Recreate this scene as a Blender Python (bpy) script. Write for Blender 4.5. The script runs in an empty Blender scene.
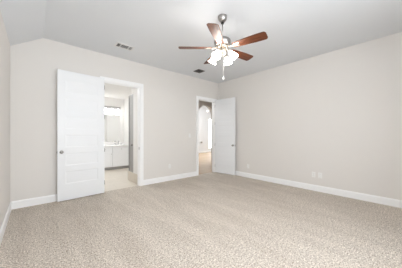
import bpy, bmesh, math, random
from mathutils import Vector, Matrix

random.seed(4)
R = math.radians
C = bpy.context.scene.collection
S = bpy.context.scene

# ------------------------------------------------------------------ camera
YAW = 41.2
cam_d = bpy.data.cameras.new('camera')
cam_d.sensor_width = 36.0
cam_d.lens = 190.0 / 402.0 * 36.0
cam_d.shift_y = 1.2 / 402.0
cam_d.clip_start = 0.02
cam = bpy.data.objects.new('camera', cam_d)
C.objects.link(cam)
cam.location = (0.0, 0.0, 1.26)
cam.rotation_euler = (R(90), 0, R(-YAW))
S.camera = cam

# ------------------------------------------------------------------ world, daylight, exposure
w = bpy.data.worlds.new('world')
S.world = w
w.use_nodes = True
bg = w.node_tree.nodes['Background']
bg.inputs[0].default_value = (0.89, 0.945, 1.0, 1)
bg.inputs[1].default_value = 9.2

S.view_settings.view_transform = 'Standard'
S.view_settings.look = 'None'
S.view_settings.gamma = 1.0
S.view_settings.use_curve_mapping = False
S.view_settings.exposure = 0.09
S.cycles.max_bounces = 12
S.cycles.diffuse_bounces = 8
S.cycles.sample_clamp_indirect = 8.0


def portal(name, loc, rot, sx, sy):
    d = bpy.data.lights.new(name, 'AREA')
    d.shape = 'RECTANGLE'
    d.size, d.size_y = sx, sy
    d.cycles.is_portal = True
    o = bpy.data.objects.new(name, d)
    o.location, o.rotation_euler = loc, rot
    C.objects.link(o)
    return o


# room constants (metres)
XL, XR = -0.31, 4.78          # left and right wall faces
YN, YF = -0.66, 4.545         # near wall and far (door) wall faces
YB = 4.67                     # back face of the door wall
H = 3.05
SX, SZ = 0.119, 2.77          # sloped ceiling: crease x, low edge z
WINS = [(-0.20, 1.15, 0.85, 2.70), (1.30, 2.50, 0.85, 2.70)]   # near wall windows x0 x1 z0 z1
for k, (a, b, c, d) in enumerate(WINS):
    portal('window_daylight', ((a + b) / 2, YN - 0.13, (c + d) / 2), (R(90), 0, 0), b - a, d - c)
FWIN = (9.68, 10.75, 0.25, 2.5)                                # window of the room beyond the arch
portal('window_daylight', ((FWIN[0] + FWIN[1]) / 2, 10.34, 1.4), (R(-90), 0, 0), 1.07, 2.25)


# ------------------------------------------------------------------ materials
def mat(name, col, rough=0.6, metal=0.0, spec=0.5, emit=None, estr=0.0, coat=0.0):
    m = bpy.data.materials.new(name)
    m.use_nodes = True
    b = m.node_tree.nodes['Principled BSDF']
    b.inputs['Base Color'].default_value = (*col, 1)
    b.inputs['Roughness'].default_value = rough
    b.inputs['Metallic'].default_value = metal
    b.inputs['Specular IOR Level'].default_value = spec
    b.inputs['Coat Weight'].default_value = coat
    if emit:
        b.inputs['Emission Color'].default_value = (*emit, 1)
        b.inputs['Emission Strength'].default_value = estr
    return m


def nodes(m):
    return m.node_tree.nodes, m.node_tree.links, m.node_tree.nodes['Principled BSDF']


def painted(name, col, rough=0.75, bump=0.06, scale=140):
    """painted plaster with a faint orange-peel texture"""
    m = mat(name, col, rough, spec=0.25)
    n, l, b = nodes(m)
    tc = n.new('ShaderNodeTexCoord')
    t = n.new('ShaderNodeTexNoise')
    t.inputs['Scale'].default_value = scale
    t.inputs['Detail'].default_value = 2
    l.new(tc.outputs['Object'], t.inputs['Vector'])
    bu = n.new('ShaderNodeBump')
    bu.inputs['Strength'].default_value = bump
    bu.inputs['Distance'].default_value = 0.004
    l.new(t.outputs['Fac'], bu.inputs['Height'])
    l.new(bu.outputs['Normal'], b.inputs['Normal'])
    return m


def ramp(n, stops):
    r = n.new('ShaderNodeValToRGB')
    e = r.color_ramp.elements
    while len(e) < len(stops):
        e.new(0.5)
    for k, (p, c) in enumerate(stops):
        e[k].position = p
        e[k].color = (*c, 1)
    return r


def carpet_mat():
    m = mat('carpet', (0.5, 0.45, 0.4), 0.95, spec=0.05)
    n, l, b = nodes(m)
    tc = n.new('ShaderNodeTexCoord')
    # tufts
    t1 = n.new('ShaderNodeTexNoise')
    t1.inputs['Scale'].default_value = 78
    t1.inputs['Detail'].default_value = 3
    t1.inputs['Roughness'].default_value = 0.65
    l.new(tc.outputs['Object'], t1.inputs['Vector'])
    r1 = ramp(n, [(0.33, (0.15, 0.125, 0.10)), (0.43, (0.485, 0.43, 0.37)),
                  (0.56, (0.665, 0.602, 0.53)), (0.66, (0.955, 0.893, 0.82))])
    l.new(t1.outputs['Fac'], r1.inputs['Fac'])
    # vacuum lanes and footmarks: pile leaning one way or the other
    mp = n.new('ShaderNodeMapping')
    mp.inputs['Rotation'].default_value = (0, 0, R(28))
    mp.inputs['Scale'].default_value = (2.6, 0.55, 1)
    l.new(tc.outputs['Object'], mp.inputs['Vector'])
    t2 = n.new('ShaderNodeTexNoise')
    t2.inputs['Scale'].default_value = 1.8
    t2.inputs['Detail'].default_value = 4
    t2.inputs['Roughness'].default_value = 0.6
    l.new(mp.outputs['Vector'], t2.inputs['Vector'])
    r2 = ramp(n, [(0.36, (0.92, 0.91, 0.90)), (0.5, (0.98, 0.98, 0.98)), (0.64, (1.05, 1.05, 1.05))])
    l.new(t2.outputs['Fac'], r2.inputs['Fac'])
    t4 = n.new('ShaderNodeTexNoise')
    t4.inputs['Scale'].default_value = 32
    t4.inputs['Detail'].default_value = 3
    l.new(tc.outputs['Object'], t4.inputs['Vector'])
    r4 = ramp(n, [(0.33, (0.82, 0.805, 0.79)), (0.48, (0.98, 0.975, 0.97)), (0.66, (1.11, 1.105, 1.10))])
    l.new(t4.outputs['Fac'], r4.inputs['Fac'])
    mx = n.new('ShaderNodeMix')
    mx.data_type = 'RGBA'
    mx.blend_type = 'MULTIPLY'
    mx.inputs[0].default_value = 1
    l.new(r1.outputs['Color'], mx.inputs[6])
    l.new(r2.outputs['Color'], mx.inputs[7])
    mx2 = n.new('ShaderNodeMix')
    mx2.data_type = 'RGBA'
    mx2.blend_type = 'MULTIPLY'
    mx2.inputs[0].default_value = 1
    l.new(mx.outputs[2], mx2.inputs[6])
    l.new(r4.outputs['Color'], mx2.inputs[7])
    l.new(mx2.outputs[2], b.inputs['Base Color'])
    t3 = n.new('ShaderNodeTexNoise')
    t3.inputs['Scale'].default_value = 60
    t3.inputs['Detail'].default_value = 4
    l.new(tc.outputs['Object'], t3.inputs['Vector'])
    bu = n.new('ShaderNodeBump')
    bu.inputs['Strength'].default_value = 0.7
    bu.inputs['Distance'].default_value = 0.012
    l.new(t3.outputs['Fac'], bu.inputs['Height'])
    l.new(bu.outputs['Normal'], b.inputs['Normal'])
    return m


def wood_mat(name, c0, c1, rough, axis_scale=(2, 26, 26), coat=0.0):
    m = mat(name, c0, rough, coat=coat)
    n, l, b = nodes(m)
    b.inputs['Coat Roughness'].default_value = 0.18
    tc = n.new('ShaderNodeTexCoord')
    mp = n.new('ShaderNodeMapping')
    mp.inputs['Scale'].default_value = axis_scale
    l.new(tc.outputs['Object'], mp.inputs['Vector'])
    t = n.new('ShaderNodeTexNoise')
    t.inputs['Scale'].default_value = 2.2
    t.inputs['Detail'].default_value = 5
    t.inputs['Distortion'].default_value = 0.6
    l.new(mp.outputs['Vector'], t.inputs['Vector'])
    r = ramp(n, [(0.35, c0), (0.65, c1)])
    l.new(t.outputs['Fac'], r.inputs['Fac'])
    l.new(r.outputs['Color'], b.inputs['Base Color'])
    return m


def plank_mat(name, c0, c1, mortar, bw, rh, rough, msize=0.004):
    m = mat(name, c0, rough)
    n, l, b = nodes(m)
    tc = n.new('ShaderNodeTexCoord')
    br = n.new('ShaderNodeTexBrick')
    br.inputs['Scale'].default_value = 1
    br.inputs['Brick Width'].default_value = bw
    br.inputs['Row Height'].default_value = rh
    br.inputs['Mortar Size'].default_value = msize
    br.inputs['Color1'].default_value = (*c0, 1)
    br.inputs['Color2'].default_value = (*c1, 1)
    br.inputs['Mortar'].default_value = (*mortar, 1)
    l.new(tc.outputs['Object'], br.inputs['Vector'])
    l.new(br.outputs['Color'], b.inputs['Base Color'])
    return m


def pane_mat():
    m = bpy.data.materials.new('window_glass')
    m.use_nodes = True
    n, l = m.node_tree.nodes, m.node_tree.links
    n.remove(n['Principled BSDF'])
    tr = n.new('ShaderNodeBsdfTransparent')
    gl = n.new('ShaderNodeBsdfGlossy')
    gl.inputs['Roughness'].default_value = 0.02
    mx = n.new('ShaderNodeMixShader')
    mx.inputs[0].default_value = 0.05
    l.new(tr.outputs[0], mx.inputs[1])
    l.new(gl.outputs[0], mx.inputs[2])
    l.new(mx.outputs[0], n['Material Output'].inputs['Surface'])
    return m


M = {
    'wall': painted('wall_paint', (0.757, 0.730, 0.698)),
    'ceiling': painted('ceiling_paint', (0.735, 0.755, 0.78), 0.85, 0.10, 90),
    'bath_wall': painted('bathroom_paint', (0.80, 0.785, 0.765)),
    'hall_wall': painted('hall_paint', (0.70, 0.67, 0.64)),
    'great_wall': painted('great_room_paint', (0.77, 0.78, 0.79)),
    'trim': mat('white_trim_paint', (0.92, 0.92, 0.92), 0.35),
    'door': mat('white_door_paint', (0.845, 0.857, 0.872), 0.38),
    'nickel': mat('satin_nickel', (0.34, 0.325, 0.31), 0.30, 1.0),
    'brushed': mat('brushed_nickel', (0.42, 0.40, 0.385), 0.36, 1.0),
    'brass': mat('light_bronze', (0.55, 0.49, 0.42), 0.38, 1.0),
    'dark': mat('dark_void', (0.05, 0.048, 0.045), 0.8),
    'blade': wood_mat('cherry_blade', (0.055, 0.013, 0.004), (0.17, 0.046, 0.012), 0.46, (2, 30, 30), 0.0),
    'shade': mat('frosted_glass', (0.95, 0.93, 0.9), 0.35, emit=(1.0, 0.945, 0.88), estr=28.0),
    'bulb': mat('bulb', (1, 1, 1), 0.4, emit=(1.0, 0.87, 0.70), estr=30.0),
    'vanity_shade': mat('vanity_glass', (0.95, 0.94, 0.92), 0.3, emit=(0.97, 0.985, 1.0), estr=4.5),
    'lamp_disc': mat('lamp_disc', (1, 1, 1), 0.4, emit=(1.0, 0.95, 0.88), estr=3.0),
    'crystal': mat('clear_fob', (0.95, 0.95, 0.95), 0.1),
    'plate': mat('white_plastic', (0.84, 0.83, 0.81), 0.35),
    'slot': mat('slot', (0.16, 0.15, 0.14), 0.6),
    'vent_white': mat('vent_enamel', (0.74, 0.735, 0.73), 0.45),
    'vent_dark': mat('vent_taupe', (0.20, 0.185, 0.175), 0.55),
    'cabinet': mat('cabinet_paint', (0.82, 0.82, 0.825), 0.4),
    'counter': mat('counter_stone', (0.86, 0.85, 0.84), 0.2),
    'mirror': mat('mirror_glass', (0.92, 0.93, 0.93), 0.02, 1.0),
    'chrome': mat('chrome', (0.6, 0.6, 0.61), 0.15, 1.0),
    'frame_grey': mat('grey_frame', (0.36, 0.35, 0.34), 0.4, 0.3),
    'carpet': carpet_mat(),
    'tile': plank_mat('beige_tile', (0.66, 0.60, 0.52), (0.69, 0.63, 0.55), (0.56, 0.51, 0.44), 0.6, 0.3, 0.35),
    'curb_tile': plank_mat('curb_tile', (0.64, 0.58, 0.50), (0.67, 0.61, 0.53), (0.55, 0.50, 0.43), 0.3, 0.15, 0.35),
    'oak': plank_mat('oak_planks', (0.43, 0.31, 0.20), (0.49, 0.36, 0.24), (0.36, 0.25, 0.16), 1.2, 0.14, 0.6, 0.003),
    'pane': pane_mat(),
}


# ------------------------------------------------------------------ mesh builder
class MB:
    def __init__(self):
        self.bm = bmesh.new()
        self.mats = []

    def box(self, x0, x1, y0, y1, z0, z1, bev=0.0, xf=None):
        g = bmesh.ops.create_cube(self.bm, size=1.0)['verts']
        T = Matrix.Translation(((x0 + x1) / 2, (y0 + y1) / 2, (z0 + z1) / 2)) @ \
            Matrix.Diagonal((abs(x1 - x0), abs(y1 - y0), abs(z1 - z0), 1))
        bmesh.ops.transform(self.bm, matrix=T, verts=g)
        if bev > 0:
            ed = {e for v in g for e in v.link_edges}
            r = bmesh.ops.bevel(self.bm, geom=list(ed), offset=bev, segments=2, affect='EDGES', profile=0.5)
            g = list({v for f in r['faces'] for v in f.verts} | {v for v in g if v.is_valid})
        if xf is not None:
            bmesh.ops.transform(self.bm, matrix=xf, verts=[v for v in g if v.is_valid])
        return self

    def prism(self, pts, axis, a0, a1, xf=None):
        """polygon pts extruded along axis ('x','y','z') from a0 to a1"""
        def P(p, a):
            return {'x': (a, p[0], p[1]), 'y': (p[0], a, p[1]), 'z': (p[0], p[1], a)}[axis]
        lo = [self.bm.verts.new(P(p, a0)) for p in pts]
        hi = [self.bm.verts.new(P(p, a1)) for p in pts]
        n = len(pts)
        fs = [self.bm.faces.new(lo), self.bm.faces.new(hi)]
        for i in range(n):
            fs.append(self.bm.faces.new((lo[i], lo[(i + 1) % n], hi[(i + 1) % n], hi[i])))
        bmesh.ops.recalc_face_normals(self.bm, faces=fs)
        if xf is not None:
            bmesh.ops.transform(self.bm, matrix=xf, verts=lo + hi)
        return self

    def lathe(self, prof, seg=32, xf=None, closed=False):
        """prof: list of (r, z) revolved about z; r=0 ends become poles"""
        rings, allv = [], []
        for r, z in prof:
            if r < 1e-6:
                v = self.bm.verts.new((0, 0, z))
                rings.append([v])
                allv.append(v)
            else:
                ring = [self.bm.verts.new((r * math.cos(2 * math.pi * k / seg), r * math.sin(2 * math.pi * k / seg), z))
                        for k in range(seg)]
                rings.append(ring)
                allv += ring
        fs = []
        pairs = list(zip(rings, rings[1:]))
        if closed:
            pairs.append((rings[-1], rings[0]))
        for a, b in pairs:
            for k in range(seg):
                k2 = (k + 1) % seg
                if len(a) == 1 and len(b) == 1:
                    continue
                if len(a) == 1:
                    fs.append(self.bm.faces.new((a[0], b[k], b[k2])))
                elif len(b) == 1:
                    fs.append(self.bm.faces.new((a[k], b[0], a[k2])))
                else:
                    fs.append(self.bm.faces.new((a[k], b[k], b[k2], a[k2])))
        for f in fs:
            f.smooth = True
        bmesh.ops.recalc_face_normals(self.bm, faces=fs)
        if xf is not None:
            bmesh.ops.transform(self.bm, matrix=xf, verts=allv)
        return self

    def tube(self, pts, r, seg=12):
        pts = [Vector(p) for p in pts]
        rings = []
        for i, p in enumerate(pts):
            t = (pts[min(i + 1, len(pts) - 1)] - pts[max(i - 1, 0)]).normalized()
            up = Vector((0, 0, 1)) if abs(t.z) < 0.9 else Vector((1, 0, 0))
            a = t.cross(up).normalized()
            b = t.cross(a)
            rr = r[i] if isinstance(r, (list, tuple)) else r
            rings.append([self.bm.verts.new(p + rr * (math.cos(2 * math.pi * k / seg) * a + math.sin(2 * math.pi * k / seg) * b))
                          for k in range(seg)])
        fs = [self.bm.faces.new(rings[0]), self.bm.faces.new(rings[-1])]
        for A, B in zip(rings, rings[1:]):
            for k in range(seg):
                f = self.bm.faces.new((A[k], A[(k + 1) % seg], B[(k + 1) % seg], B[k]))
                f.smooth = True
                fs.append(f)
        bmesh.ops.recalc_face_normals(self.bm, faces=fs)
        return self

    def build(self, name, m, parent=None, loc=None, rot=None):
        me = bpy.data.meshes.new(name)
        self.bm.to_mesh(me)
        self.bm.free()
        me.materials.append(m)
        o = bpy.data.objects.new(name, me)
        C.objects.link(o)
        if parent is not None:
            o.parent = parent
        if loc is not None:
            o.location = loc
        if rot is not None:
            o.rotation_euler = rot
        return o


def tag(o, label, cat=None, group=None, kind=None):
    o['label'] = label
    if cat:
        o['category'] = cat
    if group:
        o['group'] = group
    if kind:
        o['kind'] = kind
    return o


def thing(name, label, cat, loc=(0, 0, 0), rot=(0, 0, 0), group=None):
    o = bpy.data.objects.new(name, None)
    o.empty_display_size = 0.05
    C.objects.link(o)
    o.location, o.rotation_euler = loc, rot
    return tag(o, label, cat, group)


def copy_tree(o, parent=None):
    c = o.copy()
    C.objects.link(c)
    if parent is not None:
        c.parent = parent
    for ch in list(o.children):
        copy_tree(ch, c)
    return c


def struct(mb, name, m, label, cat):
    return tag(mb.build(name, m), label, cat, kind='structure')


# ------------------------------------------------------------------ setting: bedroom shell
D1 = (1.14, 1.97, 2.46)       # bathroom doorway x0 x1 top
D2 = (3.865, 4.605, 2.405)    # hall doorway


struct(MB().box(XL, XR, YN, 4.61, -0.10, 0.0), 'floor', M['carpet'],
       'beige speckled cut pile carpet covering the bedroom floor', 'floor')


def slope_z(x):
    return SZ + (x - XL) / (SX - XL) * (H - SZ)


fw = MB()
fw.prism([(XL, 0), (D1[0], 0), (D1[0], H), (SX, H), (XL, SZ)], 'y', YF, YB)
fw.box(D1[0], D1[1], YF, YB, D1[2], H)
fw.box(D1[1], D2[0], YF, YB, 0, H)
fw.box(D2[0], D2[1], YF, YB, D2[2], H)
fw.box(D2[1], XR, YF, YB, 0, H)
struct(fw, 'wall_far', M['wall'], 'warm off white wall with the two doorways in it', 'wall')
struct(MB().box(XR, XR + 0.12, YN - 0.12, YB, 0, H), 'wall_right', M['wall'],
       'bare warm off white wall along the right of the room', 'wall')
struct(MB().box(XL - 0.12, XL, YN - 0.12, YB, 0, SZ), 'wall_left', M['wall'],
       'sliver of off white wall at the left edge beside the camera', 'wall')
nw = MB()
xs = [XL] + [v for a in WINS for v in a[:2]] + [XR]
for k in range(0, len(xs), 2):
    nw.box(xs[k], xs[k + 1], YN - 0.12, YN, 0, SZ if k == 0 else H)
for a, b, c, d in WINS:
    nw.box(a, b, YN - 0.12, YN, 0, c)
    nw.box(a, b, YN - 0.12, YN, d, H)
struct(nw, 'wall_near', M['wall'], 'off white window wall behind the camera', 'wall')
cl = MB().prism([(XL, SZ), (SX, H), (XR, H), (XR, H + 0.12), (SX - 0.04, H + 0.12), (XL, SZ + 0.12)], 'y', YN, YF)
struct(cl, 'ceiling', M['ceiling'], 'pale grey white ceiling sloping down along the left wall', 'ceiling')

for k, (a, b, c, d) in enumerate(WINS):
    f = MB()
    y0, y1 = YN - 0.09, YN - 0.04
    f.box(a, a + 0.05, y0, y1, c, d).box(b - 0.05, b, y0, y1, c, d)
    f.box(a + 0.05, b - 0.05, y0, y1, c, c + 0.05).box(a + 0.05, b - 0.05, y0, y1, d - 0.05, d)
    f.box(a + 0.05, b - 0.05, y0, y1, (c + d) / 2 - 0.02, (c + d) / 2 + 0.02)
    wo = struct(f, 'window_%d' % (k + 1), M['trim'],
                'white sash window in the wall behind the camera, %s of two' % ('nearer the left wall' if k == 0 else 'nearer the right wall'),
                'window')
    MB().box(a + 0.05, b - 0.05, YN - 0.068, YN - 0.062, c + 0.05, d - 0.05).build('pane', M['pane'], wo)

# baseboards with a stepped top edge
BH = 0.135
CW = 0.082                    # casing width


def base_prof(s, off):        # polygon across the board: distance from wall, z
    return [(off, 0), (off + s * 0.016, 0), (off + s * 0.016, BH - 0.022), (off + s * 0.009, BH - 0.008),
            (off + s * 0.007, BH), (off, BH)]


bf = MB()
for x0, x1 in ((XL + 0.016, D1[0] - CW), (D1[1] + CW, D2[0] - CW), (D2[1] + CW, XR - 0.016)):
    bf.prism(base_prof(-1, YF), 'x', x0, x1)
struct(bf, 'baseboard_far', M['trim'], 'white baseboard along the wall with the doorways', 'baseboard')
struct(MB().prism(base_prof(-1, XR), 'y', YN + 0.016, YF), 'baseboard_right', M['trim'],
       'long white baseboard along the bare right wall', 'baseboard')
struct(MB().prism(base_prof(1, XL), 'y', YN + 0.016, YF), 'baseboard_left', M['trim'],
       'short white baseboard on the sliver of left wall', 'baseboard')
struct(MB().prism(base_prof(1, YN), 'x', XL, XR), 'baseboard_near', M['trim'],
       'white baseboard under the windows behind the camera', 'baseboard')


def casing(D, n, label):
    x0, x1, zt = D
    m = MB()
    ya, yb = YF - 0.018, YF
    for (p, q) in ((x0 - CW, x0), (x1, x1 + CW)):
        m.box(p, q, ya, yb, 0, zt, 0.003)
    m.box(x0 - CW, x1 + CW, ya, yb, zt, zt + CW, 0.003)
    # jamb lining and stop
    t = 0.016
    m.box(x0, x0 + t, YF, YB, 0, zt).box(x1 - t, x1, YF, YB, 0, zt).box(x0 + t, x1 - t, YF, YB, zt - t, zt)
    s0, s1 = YF + 0.05, YF + 0.085
    m.box(x0 + t, x0 + t + 0.011, s0, s1, 0, zt - t).box(x1 - t - 0.011, x1 - t, s0, s1, 0, zt - t)
    m.box(x0 + t + 0.011, x1 - t - 0.011, s0, s1, zt - t - 0.011, zt - t)
    # casing on the far side
    yc, yd = YB, YB + 0.018
    for (p, q) in ((x0 - CW, x0), (x1, x1 + 0.01)):
        m.box(p, q, yc, yd, 0, zt)
    m.box(x0 - CW, x1 + 0.01, yc, yd, zt, zt + CW)
    return struct(m, 'trim_%d' % n, M['trim'], label, 'door frame')


T1 = casing(D1, 1, 'white casing and jamb around the left doorway to the bathroom')
T2 = casing(D2, 2, 'white casing and jamb around the right doorway to the hall')
# strike plate on the bathroom jamb
MB().box(D1[1] - 0.0185, D1[1] - 0.0162, YF + 0.008, YF + 0.036, 0.90, 0.965).build('strike_plate', M['nickel'], T1)


# ------------------------------------------------------------------ door leaves
def door_leaf(n, label, width, height, hinge, ang, side):
    """leaf along local +x from the hinge; room face is local -y when side = -1"""
    th, dep = 0.035, 0.003
    m = MB()
    m.box(0, width, -th / 2 + dep, th / 2 - dep, 0, height)           # recessed panel core
    st = 0.122
    tops = [0.31 + k * 0.35 for k in range(6)]
    hs = height / 2.475
    rails = [(0.0, 0.31 * hs)] + [((0.31 + 0.35 * k + 0.24) * hs, (0.31 + 0.35 * (k + 1)) * hs) for k in range(5)] + \
            [((0.31 + 0.35 * 5 + 0.24) * hs, height)]
    for (y0, y1) in ((-th / 2, -th / 2 + dep), (th / 2 - dep, th / 2)):
        m.box(0, st, y0, y1, 0, height)
        m.box(width - st, width, y0, y1, 0, height)
        for (a, b) in rails:
            m.box(st, width - st, y0, y1, a, b)
        # bevelled panel moulding
        for k in range(6):
            a, b = rails[k][1], rails[k + 1][0]
            out = y0 if y0 < -th / 4 else y1
            inn = y1 if y0 < -th / 4 else y0
            g = 0.016
            m.prism([(a, out), (a + g, inn), (a, inn)], 'x', st, width - st, Matrix(((1, 0, 0, 0), (0, 0, 1, 0), (0, 1, 0, 0), (0, 0, 0, 1))))
            m.prism([(b, out), (b, inn), (b - g, inn)], 'x', st, width - st, Matrix(((1, 0, 0, 0), (0, 0, 1, 0), (0, 1, 0, 0), (0, 0, 0, 1))))
            m.prism([(st, out), (st, inn), (st + g, inn)], 'z', a, b)
            m.prism([(width - st, out), (width - st - g, inn), (width - st, inn)], 'z', a, b)
    o = struct(m, 'door_%d' % n, M['door'], label, 'door')
    o.location = (hinge[0], hinge[1], 0.016)
    o.rotation_euler = (0, 0, ang)
    # knobs on both faces
    for s in (-1, 1):
        X = Matrix.Translation((width - 0.062, s * th / 2, 0.925)) @ Matrix.Rotation(R(-90 * s), 4, 'X')
        k = MB().lathe([(0, 0.016), (0.011, 0.016), (0.011, 0.026), (0.018, 0.030), (0.025, 0.037), (0.0265, 0.044),
                        (0.023, 0.052), (0.012, 0.056), (0, 0.057)], 24, X).build('door_knob', M['nickel'], o)
        MB().lathe([(0, 0), (0.032, 0), (0.032, 0.006), (0.026, 0.011), (0.012, 0.016), (0, 0.016)], 24, X).build('rosette', M['nickel'], k)
    MB().box(width, width + 0.002, -0.0125, 0.0125, 0.895, 0.952).box(width + 0.002, width + 0.012, -0.006, 0.006, 0.915, 0.933) \
        .build('latch', M['nickel'], o)
    for z in (0.22, 0.93, 1.64, height - 0.2):
        MB().lathe([(0, -0.045), (0.0055, -0.045), (0.0055, 0.045), (0, 0.045)], 12,
                   Matrix.Translation((-0.0065, side * (th / 2 - 0.002), z))).build('hinge', M['nickel'], o)
    return o


def leaf_between(n, label, h, e, height, side):
    v = Vector((e[0] - h[0], e[1] - h[1]))
    return door_leaf(n, label, v.length, height, h, math.atan2(v.y, v.x), side)


leaf_between(1, 'white panelled door swung fully open flat against the wall left of the bathroom doorway',
             (1.135, 4.497), (0.318, 4.437), 2.478, 1)
leaf_between(2, 'white panelled door standing open from the hall doorway against the right wall',
             (4.597, 4.512), (4.690, 3.750), 2.425, -1)


# ------------------------------------------------------------------ bathroom beyond the left doorway
BX0, BX1, BY1, BH2 = 0.60, 2.75, 7.90, 2.72
struct(MB().box(BX0, BX1, 4.61, BY1, -0.10, -0.002), 'floor_bathroom', M['tile'], 'pale beige tile floor of the bathroom', 'floor')
struct(MB().box(BX0, BX1, YB, BY1, BH2, BH2 + 0.1), 'ceiling_bathroom', M['bath_wall'], 'white ceiling of the bathroom', 'ceiling')
struct(MB().box(BX0 - 0.1, BX1 + 0.1, BY1, BY1 + 0.1, 0, H), 'wall_bathroom_far', M['bath_wall'],
       'white bathroom wall behind the vanity and mirror', 'wall')
struct(MB().box(BX0 - 0.1, BX0, YB, BY1, 0, H), 'wall_bathroom_left', M['bath_wall'], 'white left wall of the bathroom', 'wall')
struct(MB().box(BX1, BX1 + 0.1, YB, BY1, 0, H), 'wall_bathroom_right', M['bath_wall'], 'white right wall of the bathroom', 'wall')
# shower wing just inside the doorway on the right
struct(MB().box(1.985, 2.085, YB + 0.02, 5.40, 0, 0.25), 'trim_3', M['curb_tile'], 'low beige tiled curb just inside the bathroom doorway', 'curb')
struct(MB().box(1.985, 2.085, YB + 0.02, 5.02, 0.25, BH2), 'wall_shower', M['bath_wall'],
       'narrow white wall end above the tiled curb in the bathroom', 'wall')
sd = thing('shower_door', 'narrow grey framed door with a dark knob above the tiled bathroom curb', 'shower door', (2.03, 5.21, 0.25))
MB().box(-0.012, 0.012, -0.165, 0.165, 0.02, 2.08).build('door_panel', M['frame_grey'], sd)
fm = MB()
fm.box(-0.03, 0.03, -0.185, -0.165, 0, 2.12).box(-0.03, 0.03, 0.165, 0.185, 0, 2.12)
fm.box(-0.03, 0.03, -0.165, 0.165, 0, 0.02).box(-0.03, 0.03, -0.165, 0.165, 2.08, 2.12)
fm.build('door_frame', M['frame_grey'], sd)
MB().lathe([(0, 0.0), (0.01, 0.0), (0.01, 0.03), (0.026, 0.04), (0.028, 0.052), (0.02, 0.062), (0, 0.064)], 20,
           Matrix.Translation((-0.012, -0.13, 0.745)) @ Matrix.Rotation(R(-90), 4, 'Y')).build('door_knob', M['slot'], sd)
struct(MB().box(2.085, BX1, 5.30, 5.40, 0, BH2), 'wall_shower_end', M['bath_wall'], 'white end wall closing the shower', 'wall')

# vanity: two units, worktop, basin faucet, mirror, light bar
VY = 7.31


def vanity_unit(x0, x1, ndoor, label):
    t = thing('vanity_cabinet', label, 'cabinet', ((x0 + x1) / 2, VY, 0), group='white vanity units')
    wd = x1 - x0
    MB().box(-wd / 2, wd / 2, 0.02, BY1 - VY - 0.025, 0.10, 0.845).build('body', M['cabinet'], t)
    MB().box(-wd / 2, wd / 2, 0.07, 0.09, 0.0, 0.10).build('toe_kick', M['frame_grey'], t)
    dw = wd / ndoor
    for k in range(ndoor):
        a, b = -wd / 2 + k * dw + 0.006, -wd / 2 + (k + 1) * dw - 0.006
        for nm, z0, z1 in (('door', 0.115, 0.655), ('drawer', 0.67, 0.83)):
            m = MB()
            r = 0.05
            m.box(a, b, 0.010, 0.0195, z0, z1)
            m.box(a, a + r, 0, 0.010, z0, z1).box(b - r, b, 0, 0.010, z0, z1)
            m.box(a + r, b - r, 0, 0.010, z0, z0 + r * 0.8).box(a + r, b - r, 0, 0.010, z1 - r * 0.8, z1)
            p = m.build(nm, M['cabinet'], t)
            kx = a + 0.03 if k % 2 else b - 0.03
            kz = z1 - 0.08 if nm == 'door' else (z0 + z1) / 2
            if nm == 'drawer':
                kx = (a + b) / 2
            MB().lathe([(0, 0), (0.005, 0), (0.005, 0.012), (0.012, 0.018), (0.010, 0.024), (0, 0.026)], 14,
                       Matrix.Translation((kx, 0, kz)) @ Matrix.Rotation(R(90), 4, 'X')).build('knob', M['nickel'], p)
    return t


vanity_unit(BX0 + 0.005, 2.125, 3, 'white vanity unit left of the seam, mostly behind the open door')
vanity_unit(2.130, BX1 - 0.005, 1, 'white single door vanity unit beside the grey shower door')
ct = MB().box(BX0 + 0.005, BX1 - 0.005, VY - 0.025, BY1 - 0.002, 0.847, 0.885, 0.004)
ct.box(BX0 + 0.005, BX1 - 0.005, BY1 - 0.02, BY1 - 0.002, 0.885, 0.985)
tag(ct.build('countertop', M['counter']), 'white stone worktop with backsplash running over the bathroom vanity', 'countertop')
fa = thing('faucet', 'small chrome faucet on the white bathroom worktop', 'faucet', (2.46, 7.72, 0.886))
MB().lathe([(0, 0), (0.026, 0), (0.026, 0.006), (0.014, 0.012), (0.013, 0.12), (0, 0.122)], 18).build('faucet_base', M['chrome'], fa)
MB().tube([(0, 0, 0.10), (0, -0.02, 0.14), (0, -0.06, 0.155), (0, -0.11, 0.14), (0, -0.125, 0.115)], 0.010).build('spout', M['chrome'], fa)
for s in (-1, 1):
    MB().lathe([(0, 0), (0.022, 0), (0.020, 0.03), (0.012, 0.05), (0, 0.052)], 14, Matrix.Translation((s * 0.1, 0, 0))) \
        .tube([(s * 0.1, 0, 0.045), (s * 0.155, -0.01, 0.06)], 0.007).build('faucet_handle', M['chrome'], fa)
mr = thing('wall_mirror', 'large frameless mirror on the wall above the bathroom vanity', 'mirror', (1.84, BY1 - 0.004, 1.0))
MB().box(-0.74, 0.74, -0.006, 0, 0, 1.06, 0.002).build('mirror_glass', M['mirror'], mr)
for sx in (-0.45, 0.45):
    for z in (0.0, 1.06):
        MB().box(sx - 0.012, sx + 0.012, -0.010, -0.006, z - 0.012, z + 0.012).build('mirror_clip', M['chrome'], mr)
lb = thing('vanity_light', 'lit bar of glowing glass shades above the bathroom mirror', 'light', (2.02, BY1, 2.30))
MB().box(-0.58, 0.58, -0.025, -0.002, -0.01, 0.085, 0.006).build('back_plate', M['frame_grey'], lb)
for k in range(5):
    x = -0.46 + 0.23 * k
    MB().tube([(x, -0.02, 0.03), (x, -0.07, 0.04), (x, -0.10, 0.02), (x, -0.10, -0.01)], 0.009).build('arm', M['chrome'], lb)
    MB().lathe([(0, -0.01), (0.03, -0.01), (0.052, -0.05), (0.068, -0.13), (0.074, -0.22), (0.070, -0.22), (0.062, -0.13), (0.045, -0.05), (0, -0.02)],
               22, Matrix.Translation((x, -0.10, 0))).build('lamp_shade', M['vanity_shade'], lb)

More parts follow.
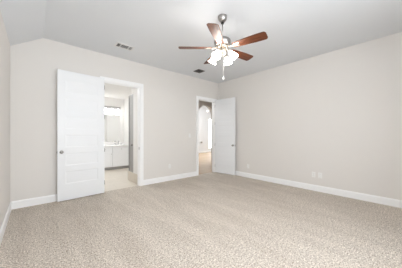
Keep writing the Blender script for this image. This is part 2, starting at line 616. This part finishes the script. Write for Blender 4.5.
bl_ = bpy.data.lights.new('bathroom_fill', 'AREA')  # added fill light, out of view, to brighten the bathroom; no fixture here
bl_.shape, bl_.size, bl_.energy, bl_.color = 'DISK', 0.30, 26, (0.93, 0.97, 1.0)
bo_ = bpy.data.objects.new('bathroom_fill', bl_)
bo_.location = (1.30, 6.0, BH2 - 0.02)
C.objects.link(bo_)

# ------------------------------------------------------------------ hall and room beyond the right doorway
HY = 6.20
GY, GH = 10.20, 3.60
struct(MB().box(2.85, 11.6, 4.61, 10.3, -0.10, -0.002), 'floor_hall', M['oak'], 'tan wooden plank floor beyond the hall doorway', 'floor')
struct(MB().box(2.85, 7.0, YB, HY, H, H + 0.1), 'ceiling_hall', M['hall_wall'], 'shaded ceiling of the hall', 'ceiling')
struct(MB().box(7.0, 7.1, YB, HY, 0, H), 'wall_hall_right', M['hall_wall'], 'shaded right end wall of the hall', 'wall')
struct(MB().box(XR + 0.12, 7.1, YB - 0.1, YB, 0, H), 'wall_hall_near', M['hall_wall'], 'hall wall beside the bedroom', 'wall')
AX, AR, AS = 5.71, 0.44, 2.14          # arch centre, radius, springing height
# split into strips so that every face is convex
aw = MB()
aw.box(2.85, AX - AR, HY, HY + 0.12, 0, GH).box(AX + AR, 7.1, HY, HY + 0.12, 0, GH)
for k in range(24):
    a0, a1 = math.pi - math.pi * k / 24, math.pi - math.pi * (k + 1) / 24
    xa, xb = AX + AR * math.cos(a0), AX + AR * math.cos(a1)
    aw.prism([(xa, AS + AR * math.sin(a0)), (xb, AS + AR * math.sin(a1)), (xb, GH), (xa, GH)], 'y', HY, HY + 0.12)
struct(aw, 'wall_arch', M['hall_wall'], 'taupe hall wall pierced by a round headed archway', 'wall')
struct(MB().box(4.4, 11.6, HY + 0.12, GY + 0.1, GH, GH + 0.1), 'ceiling_great_room', M['great_wall'], 'white ceiling of the room beyond the archway', 'ceiling')
gw = MB()
gw.box(4.4, FWIN[0], GY, GY + 0.1, 0, GH).box(FWIN[1], 11.6, GY, GY + 0.1, 0, GH)
gw.box(FWIN[0], FWIN[1], GY, GY + 0.1, 0, FWIN[2]).box(FWIN[0], FWIN[1], GY, GY + 0.1, FWIN[3], GH)
struct(gw, 'wall_great_room_far', M['great_wall'], 'bright white wall at the end of the view through the archway', 'wall')
struct(MB().box(4.3, 4.4, HY + 0.12, GY + 0.1, 0, GH), 'wall_great_room_left', M['great_wall'], 'white left wall of the room beyond the archway', 'wall')
struct(MB().box(11.6, 11.7, HY, GY + 0.1, 0, GH), 'wall_great_room_right', M['great_wall'], 'white right wall of the room beyond the archway', 'wall')
struct(MB().box(7.1, 11.7, HY, HY + 0.12, 0, GH), 'wall_great_room_near', M['great_wall'], 'white wall beside the archway', 'wall')
struct(MB().prism(base_prof(-1, GY), 'x', 4.4, 11.6), 'baseboard_great_room', M['trim'], 'white baseboard of the far room beyond the archway', 'baseboard')
f = MB()
a, b, c, d = FWIN
f.box(a, a + 0.05, GY + 0.02, GY + 0.07, c, d).box(b - 0.05, b, GY + 0.02, GY + 0.07, c, d)
f.box(a + 0.05, b - 0.05, GY + 0.02, GY + 0.07, c, c + 0.05).box(a + 0.05, b - 0.05, GY + 0.02, GY + 0.07, d - 0.05, d)
wo = struct(f, 'window_3', M['trim'], 'tall bright window at the end of the view through the archway', 'window')
MB().box(a + 0.05, b - 0.05, GY + 0.042, GY + 0.048, c + 0.05, d - 0.05).build('pane', M['pane'], wo)

cb = thing('control_box', 'small grey box on the white wall far beyond the archway', 'control box', (8.93, GY, 0.75))
MB().box(-0.13, 0.13, -0.05, -0.001, -0.09, 0.09, 0.008).build('case', M['vent_white'], cb)
MB().box(-0.08, 0.08, -0.056, -0.05, -0.05, 0.05, 0.002).build('cover', M['nickel'], cb)
rl = thing('wall_lamp', 'small glowing lamp high on the white wall far beyond the archway', 'lamp', (9.53, GY, 3.02))
WX = Matrix.Rotation(R(90), 4, 'X')
MB().lathe([(0, 0.001), (0.055, 0.001), (0.055, 0.012), (0.045, 0.02), (0, 0.02)], 24, WX).build('back_plate', M['trim'], rl)
MB().lathe([(0, 0.0205), (0.025, 0.022), (0.047, 0.037), (0.054, 0.058), (0.047, 0.080), (0.025, 0.095), (0, 0.098)], 24, WX).build('globe', M['lamp_disc'], rl)
for nm, loc, size, en in (('great_room_fill', (7.2, 8.6, GH - 0.02), 0.5, 110), ('hall_fill', (3.55, 5.4, H - 0.02), 0.3, 14)):  # unseen fill lights added to lift the far room and the arch wall
    gl = bpy.data.lights.new(nm, 'AREA')
    gl.shape, gl.size, gl.energy, gl.color = 'DISK', size, en, (0.95, 0.98, 1.0)
    go = bpy.data.objects.new(nm, gl)
    go.location = loc
    C.objects.link(go)

# ------------------------------------------------------------------ ceiling fan
FX, FY, FB = 2.13, 1.942, 2.572          # hub position and blade plane height
fan = thing('ceiling_fan', 'brushed nickel ceiling fan with five cherry wood blades and lit frosted shades', 'ceiling fan', (FX, FY, H))


def fz(z):
    return z - H


MB().lathe([(0, -0.001), (0.070, -0.001), (0.069, -0.022), (0.060, -0.055), (0.040, -0.078), (0.020, -0.088), (0, -0.088)], 36) \
    .build('canopy', M['brushed'], fan)
dr = MB().lathe([(0, fz(2.735)), (0.0115, fz(2.735)), (0.0115, -0.089), (0, -0.089)], 18).build('downrod', M['brushed'], fan)
MB().lathe([(0.0117, -0.117), (0.019, -0.117), (0.023, -0.105), (0.019, -0.090), (0.0117, -0.090)], 18, closed=True).build('ball_joint', M['dark'], dr)
MB().lathe([(0, 2.734), (0.028, 2.734), (0.032, 2.722), (0.060, 2.716), (0.105, 2.702), (0.124, 2.685), (0.127, 2.655),
            (0.122, 2.625), (0.100, 2.606), (0.085, 2.602), (0, 2.602)], 40, Matrix.Translation((0, 0, -H))).build('motor_housing', M['brushed'], fan)
MB().lathe([(0, 2.601), (0.080, 2.601), (0.084, 2.585), (0.070, 2.570), (0, 2.570)], 36, Matrix.Translation((0, 0, -H))) \
    .build('flywheel', M['brass'], fan)
MB().lathe([(0, 2.569), (0.048, 2.569), (0.062, 2.550), (0.066, 2.525), (0.058, 2.500), (0.036, 2.482), (0.018, 2.476),
            (0.012, 2.462), (0, 2.460)], 32, Matrix.Translation((0, 0, -H))).build('light_fitter', M['brass'], fan)


def blade_mesh():
    n = 26
    L0, L1 = 0.165, 0.66
    top = []
    for k in range(n + 1):
        u = k / n
        r = L0 + (L1 - L0) * u
        wv = 0.054 + 0.022 * min(1, u * 1.5)
        if u > 0.92:
            q = (u - 0.92) / 0.08
            wv *= 0.62 + 0.38 * math.sqrt(max(0, 1 - q ** 2.4))
        if u < 0.06:
            q = 1 - u / 0.06
            wv *= 0.72 + 0.28 * math.sqrt(max(0, 1 - q * q))
        top.append((r, wv))
    poly = [(r, wv) for r, wv in top] + [(r, -wv) for r, wv in reversed(top)]
    m = MB()
    # build quads strip by strip so faces stay convex
    vs = []
    for r, wv in top:
        vs.append([m.bm.verts.new((r, wv, 0.003)), m.bm.verts.new((r, -wv, 0.003)),
                   m.bm.verts.new((r, -wv, -0.003)), m.bm.verts.new((r, wv, -0.003))])
    fs = []
    for A, B in zip(vs, vs[1:]):
        for i in range(4):
            fs.append(m.bm.faces.new((A[i], A[(i + 1) % 4], B[(i + 1) % 4], B[i])))
    fs.append(m.bm.faces.new(vs[0]))
    fs.append(m.bm.faces.new(vs[-1]))
    bmesh.ops.recalc_face_normals(m.bm, faces=fs)
    return m


def iron_mesh():
    m = MB()
    # forked bracket plate under the blade, waist, and neck up to the flywheel
    out = [(0.172, 0.016), (0.195, 0.026), (0.225, 0.036), (0.262, 0.034), (0.272, 0.020), (0.256, 0.008)]
    for s in (1, -1):
        p = [(x, s * y) for x, y in out] + [(0.215, s * 0.004), (0.172, s * 0.0005)]
        m.prism(p, 'z', -0.0085, -0.0035)
    m.tube([(0.074, 0, 0.012), (0.105, 0, 0.006), (0.14, 0, -0.004), (0.178, 0, -0.006)], [0.013, 0.011, 0.010, 0.012], 12)
    for x, y in ((0.205, 0.018), (0.205, -0.018), (0.25, 0.022), (0.25, -0.022)):
        m.lathe([(0, -0.0115), (0.004, -0.0105), (0.005, -0.0085), (0, -0.0085)], 10, Matrix.Translation((x, y, 0)))
    return m


PITCH = R(-13)
b0 = None
for k in range(5):
    ang = R(-35.1 - YAW + 72 * k)
    if b0 is None:
        b0 = blade_mesh().build('blade', M['blade'], fan)
        i0 = iron_mesh().build('blade_iron', M['brass'], b0)
        bl = b0
    else:
        bl = b0.copy()
        C.objects.link(bl)
        ir = i0.copy()
        C.objects.link(ir)
        ir.parent = bl
    bl.location = (0, 0, fz(FB))
    bl.rotation_euler = (PITCH, 0, ang)

shade_prof = [(0.020, 0.0), (0.030, -0.004), (0.038, -0.020), (0.044, -0.045), (0.053, -0.075), (0.066, -0.100), (0.074, -0.110),
              (0.070, -0.110), (0.062, -0.099), (0.049, -0.074), (0.040, -0.045), (0.034, -0.021), (0.027, -0.008), (0.018, -0.004)]
for k in range(4):
    ang = R(55 - YAW + 90 * k)
    ca, sa = math.cos(ang), math.sin(ang)
    P = lambda r, z: (r * ca, r * sa, fz(z))
    MB().tube([P(0.055, 2.527), P(0.085, 2.534), P(0.112, 2.522), P(0.128, 2.497)], 0.008).build('lamp_arm', M['brass'], fan)
    # shade axis tilts outward
    X = Matrix.Translation(P(0.128, 2.487)) @ Matrix.Rotation(ang, 4, 'Z') @ Matrix.Rotation(R(-32), 4, 'Y') @ Matrix.Scale(0.9, 4)
    sh = MB().lathe(shade_prof, 30, X @ Matrix.Translation((0, 0, -0.016)), closed=True).build('lamp_shade', M['shade'], fan)
    MB().lathe([(0, 0.012), (0.016, 0.012), (0.024, 0.0), (0.026, -0.014), (0.0, -0.014)], 20, X).build('socket_cup', M['brass'], sh)
    MB().lathe([(0, -0.030), (0.012, -0.032), (0.016, -0.05), (0.026, -0.072), (0.027, -0.085), (0.018, -0.102), (0, -0.107)], 18, X) \
        .build('bulb', M['bulb'], sh)
ch = MB()
for k in range(34):
    z = 2.456 - k * 0.0092
    ch.lathe([(0, 0.0046), (0.0036, 0), (0, -0.0046)], 8, Matrix.Translation((0.012, -0.006, fz(z))))
pc = ch.build('pull_chain', M['plate'], fan)
MB().lathe([(0, 0.0), (0.006, -0.004), (0.013, -0.022), (0.015, -0.036), (0.010, -0.05), (0, -0.056)], 16,
           Matrix.Translation((0.012, -0.006, fz(2.148)))).build('chain_fob', M['crystal'], pc)

# ------------------------------------------------------------------ ceiling vents
va = thing('ceiling_vent', 'white rectangular slatted ceiling vent above the bathroom doorway', 'vent', (1.365, 3.90, H))
lx, ly, fr = 0.178, 0.105, 0.030
m = MB()
m.box(-lx, lx, -ly, -ly + fr, -0.010, -0.001).box(-lx, lx, ly - fr, ly, -0.010, -0.001)
m.box(-lx, -lx + fr, -ly + fr, ly - fr, -0.010, -0.001).box(lx - fr, lx, -ly + fr, ly - fr, -0.010, -0.001)
m.build('frame', M['vent_white'], va)
MB().box(-lx + fr, lx - fr, -ly + fr, ly - fr, -0.003, -0.001).build('backing', M['dark'], va)
for s in (-0.079, 0.079):
    MB().box(s - 0.007, s + 0.007, -ly + fr, ly - fr, -0.011, -0.004).build('divider', M['vent_white'], va)
for k in range(9):
    y = -ly + fr + 0.010 + k * 0.0172
    X = Matrix.Translation((0, y, -0.0095)) @ Matrix.Rotation(R(35), 4, 'X')
    MB().box(-0.070, 0.070, -0.0032, 0.0032, -0.0008, 0.0008, xf=X).build('slat', M['vent_white'], va)
for s in (-1, 1):
    for k in range(3):
        X = Matrix.Translation((s * (0.095 + 0.020 * k), 0, -0.0095)) @ Matrix.Rotation(R(40 * s), 4, 'Y')
        MB().box(-0.0036, 0.0036, -ly + fr, ly - fr, -0.0008, 0.0008, xf=X).build('slat', M['vent_white'], va)

vb = thing('ceiling_vent', 'small dark square ceiling vent near the far corner behind the fan', 'vent', (3.45, 4.02, H))
q, fr = 0.115, 0.018
m = MB()
m.box(-q, q, -q, -q + fr, -0.012, -0.001).box(-q, q, q - fr, q, -0.012, -0.001)
m.box(-q, -q + fr, -q + fr, q - fr, -0.012, -0.001).box(q - fr, q, -q + fr, q - fr, -0.012, -0.001)
m.build('frame', M['vent_dark'], vb)
MB().box(-q + fr, q - fr, -q + fr, q - fr, -0.003, -0.001).build('backing', M['dark'], vb)
for k in range(9):
    y = -q + fr + 0.012 + k * 0.0213
    X = Matrix.Translation((0, y, -0.008)) @ Matrix.Rotation(R(35), 4, 'X')
    MB().box(-q + fr, q - fr, -0.007, 0.007, -0.0008, 0.0008, xf=X).build('slat', M['vent_dark'], vb)


# ------------------------------------------------------------------ wall plates
def outlet():
    """duplex outlet, local -y faces the room"""
    t = thing('wall_outlet', '', 'outlet')
    MB().box(-0.0375, 0.0375, -0.006, -0.0005, -0.060, 0.060, 0.002).build('cover_plate', M['plate'], t)
    for s in (-1, 1):
        r = MB().box(-0.017, 0.017, -0.0085, -0.006, s * 0.028 - 0.018, s * 0.028 + 0.018, 0.001).build('receptacle', M['plate'], t)
        h = MB()
        h.box(-0.0085, -0.0065, -0.0089, -0.0085, s * 0.028 - 0.004, s * 0.028 + 0.006)
        h.box(0.0065, 0.0085, -0.0089, -0.0085, s * 0.028 - 0.004, s * 0.028 + 0.006)
        h.box(-0.002, 0.002, -0.0089, -0.0085, s * 0.028 - 0.012, s * 0.028 - 0.008)
        h.build('slots', M['slot'], r)
    MB().lathe([(0, 0), (0.003, 0), (0.003, 0.0012), (0, 0.0015)], 10, Matrix.Translation((0, -0.006, 0)) @ Matrix.Rotation(R(90), 4, 'X')) \
        .build('screw', M['nickel'], t)
    return t


o0 = outlet()
spots = [((XR, 1.565, 0.365), R(-90), 'white outlet plate on the right wall, the one of the pair nearer the open door'),
         ((XR, 1.435, 0.365), R(-90), 'white outlet plate on the right wall, the one of the pair farther from the door'),
         ((XR, 3.33, 0.335), R(-90), 'single white outlet plate low on the right wall just beside the open door'),
         ((2.82, YF, 0.40), 0.0, 'white outlet plate low on the wall between the two doorways')]
for k, (p, a, lab) in enumerate(spots):
    o = o0 if k == 0 else copy_tree(o0)
    o.location, o.rotation_euler = p, (0, 0, a)
    o['label'] = lab
    o['group'] = 'white wall outlets'
sw = thing('light_switch', 'white light switch plate on the wall left of the hall doorway', 'switch', (3.52, YF, 1.25))
MB().box(-0.0375, 0.0375, -0.006, -0.0005, -0.060, 0.060, 0.002).build('cover_plate', M['plate'], sw)
MB().box(-0.016, 0.016, -0.010, -0.006, -0.033, 0.033, 0.0015).build('rocker', M['plate'], sw)
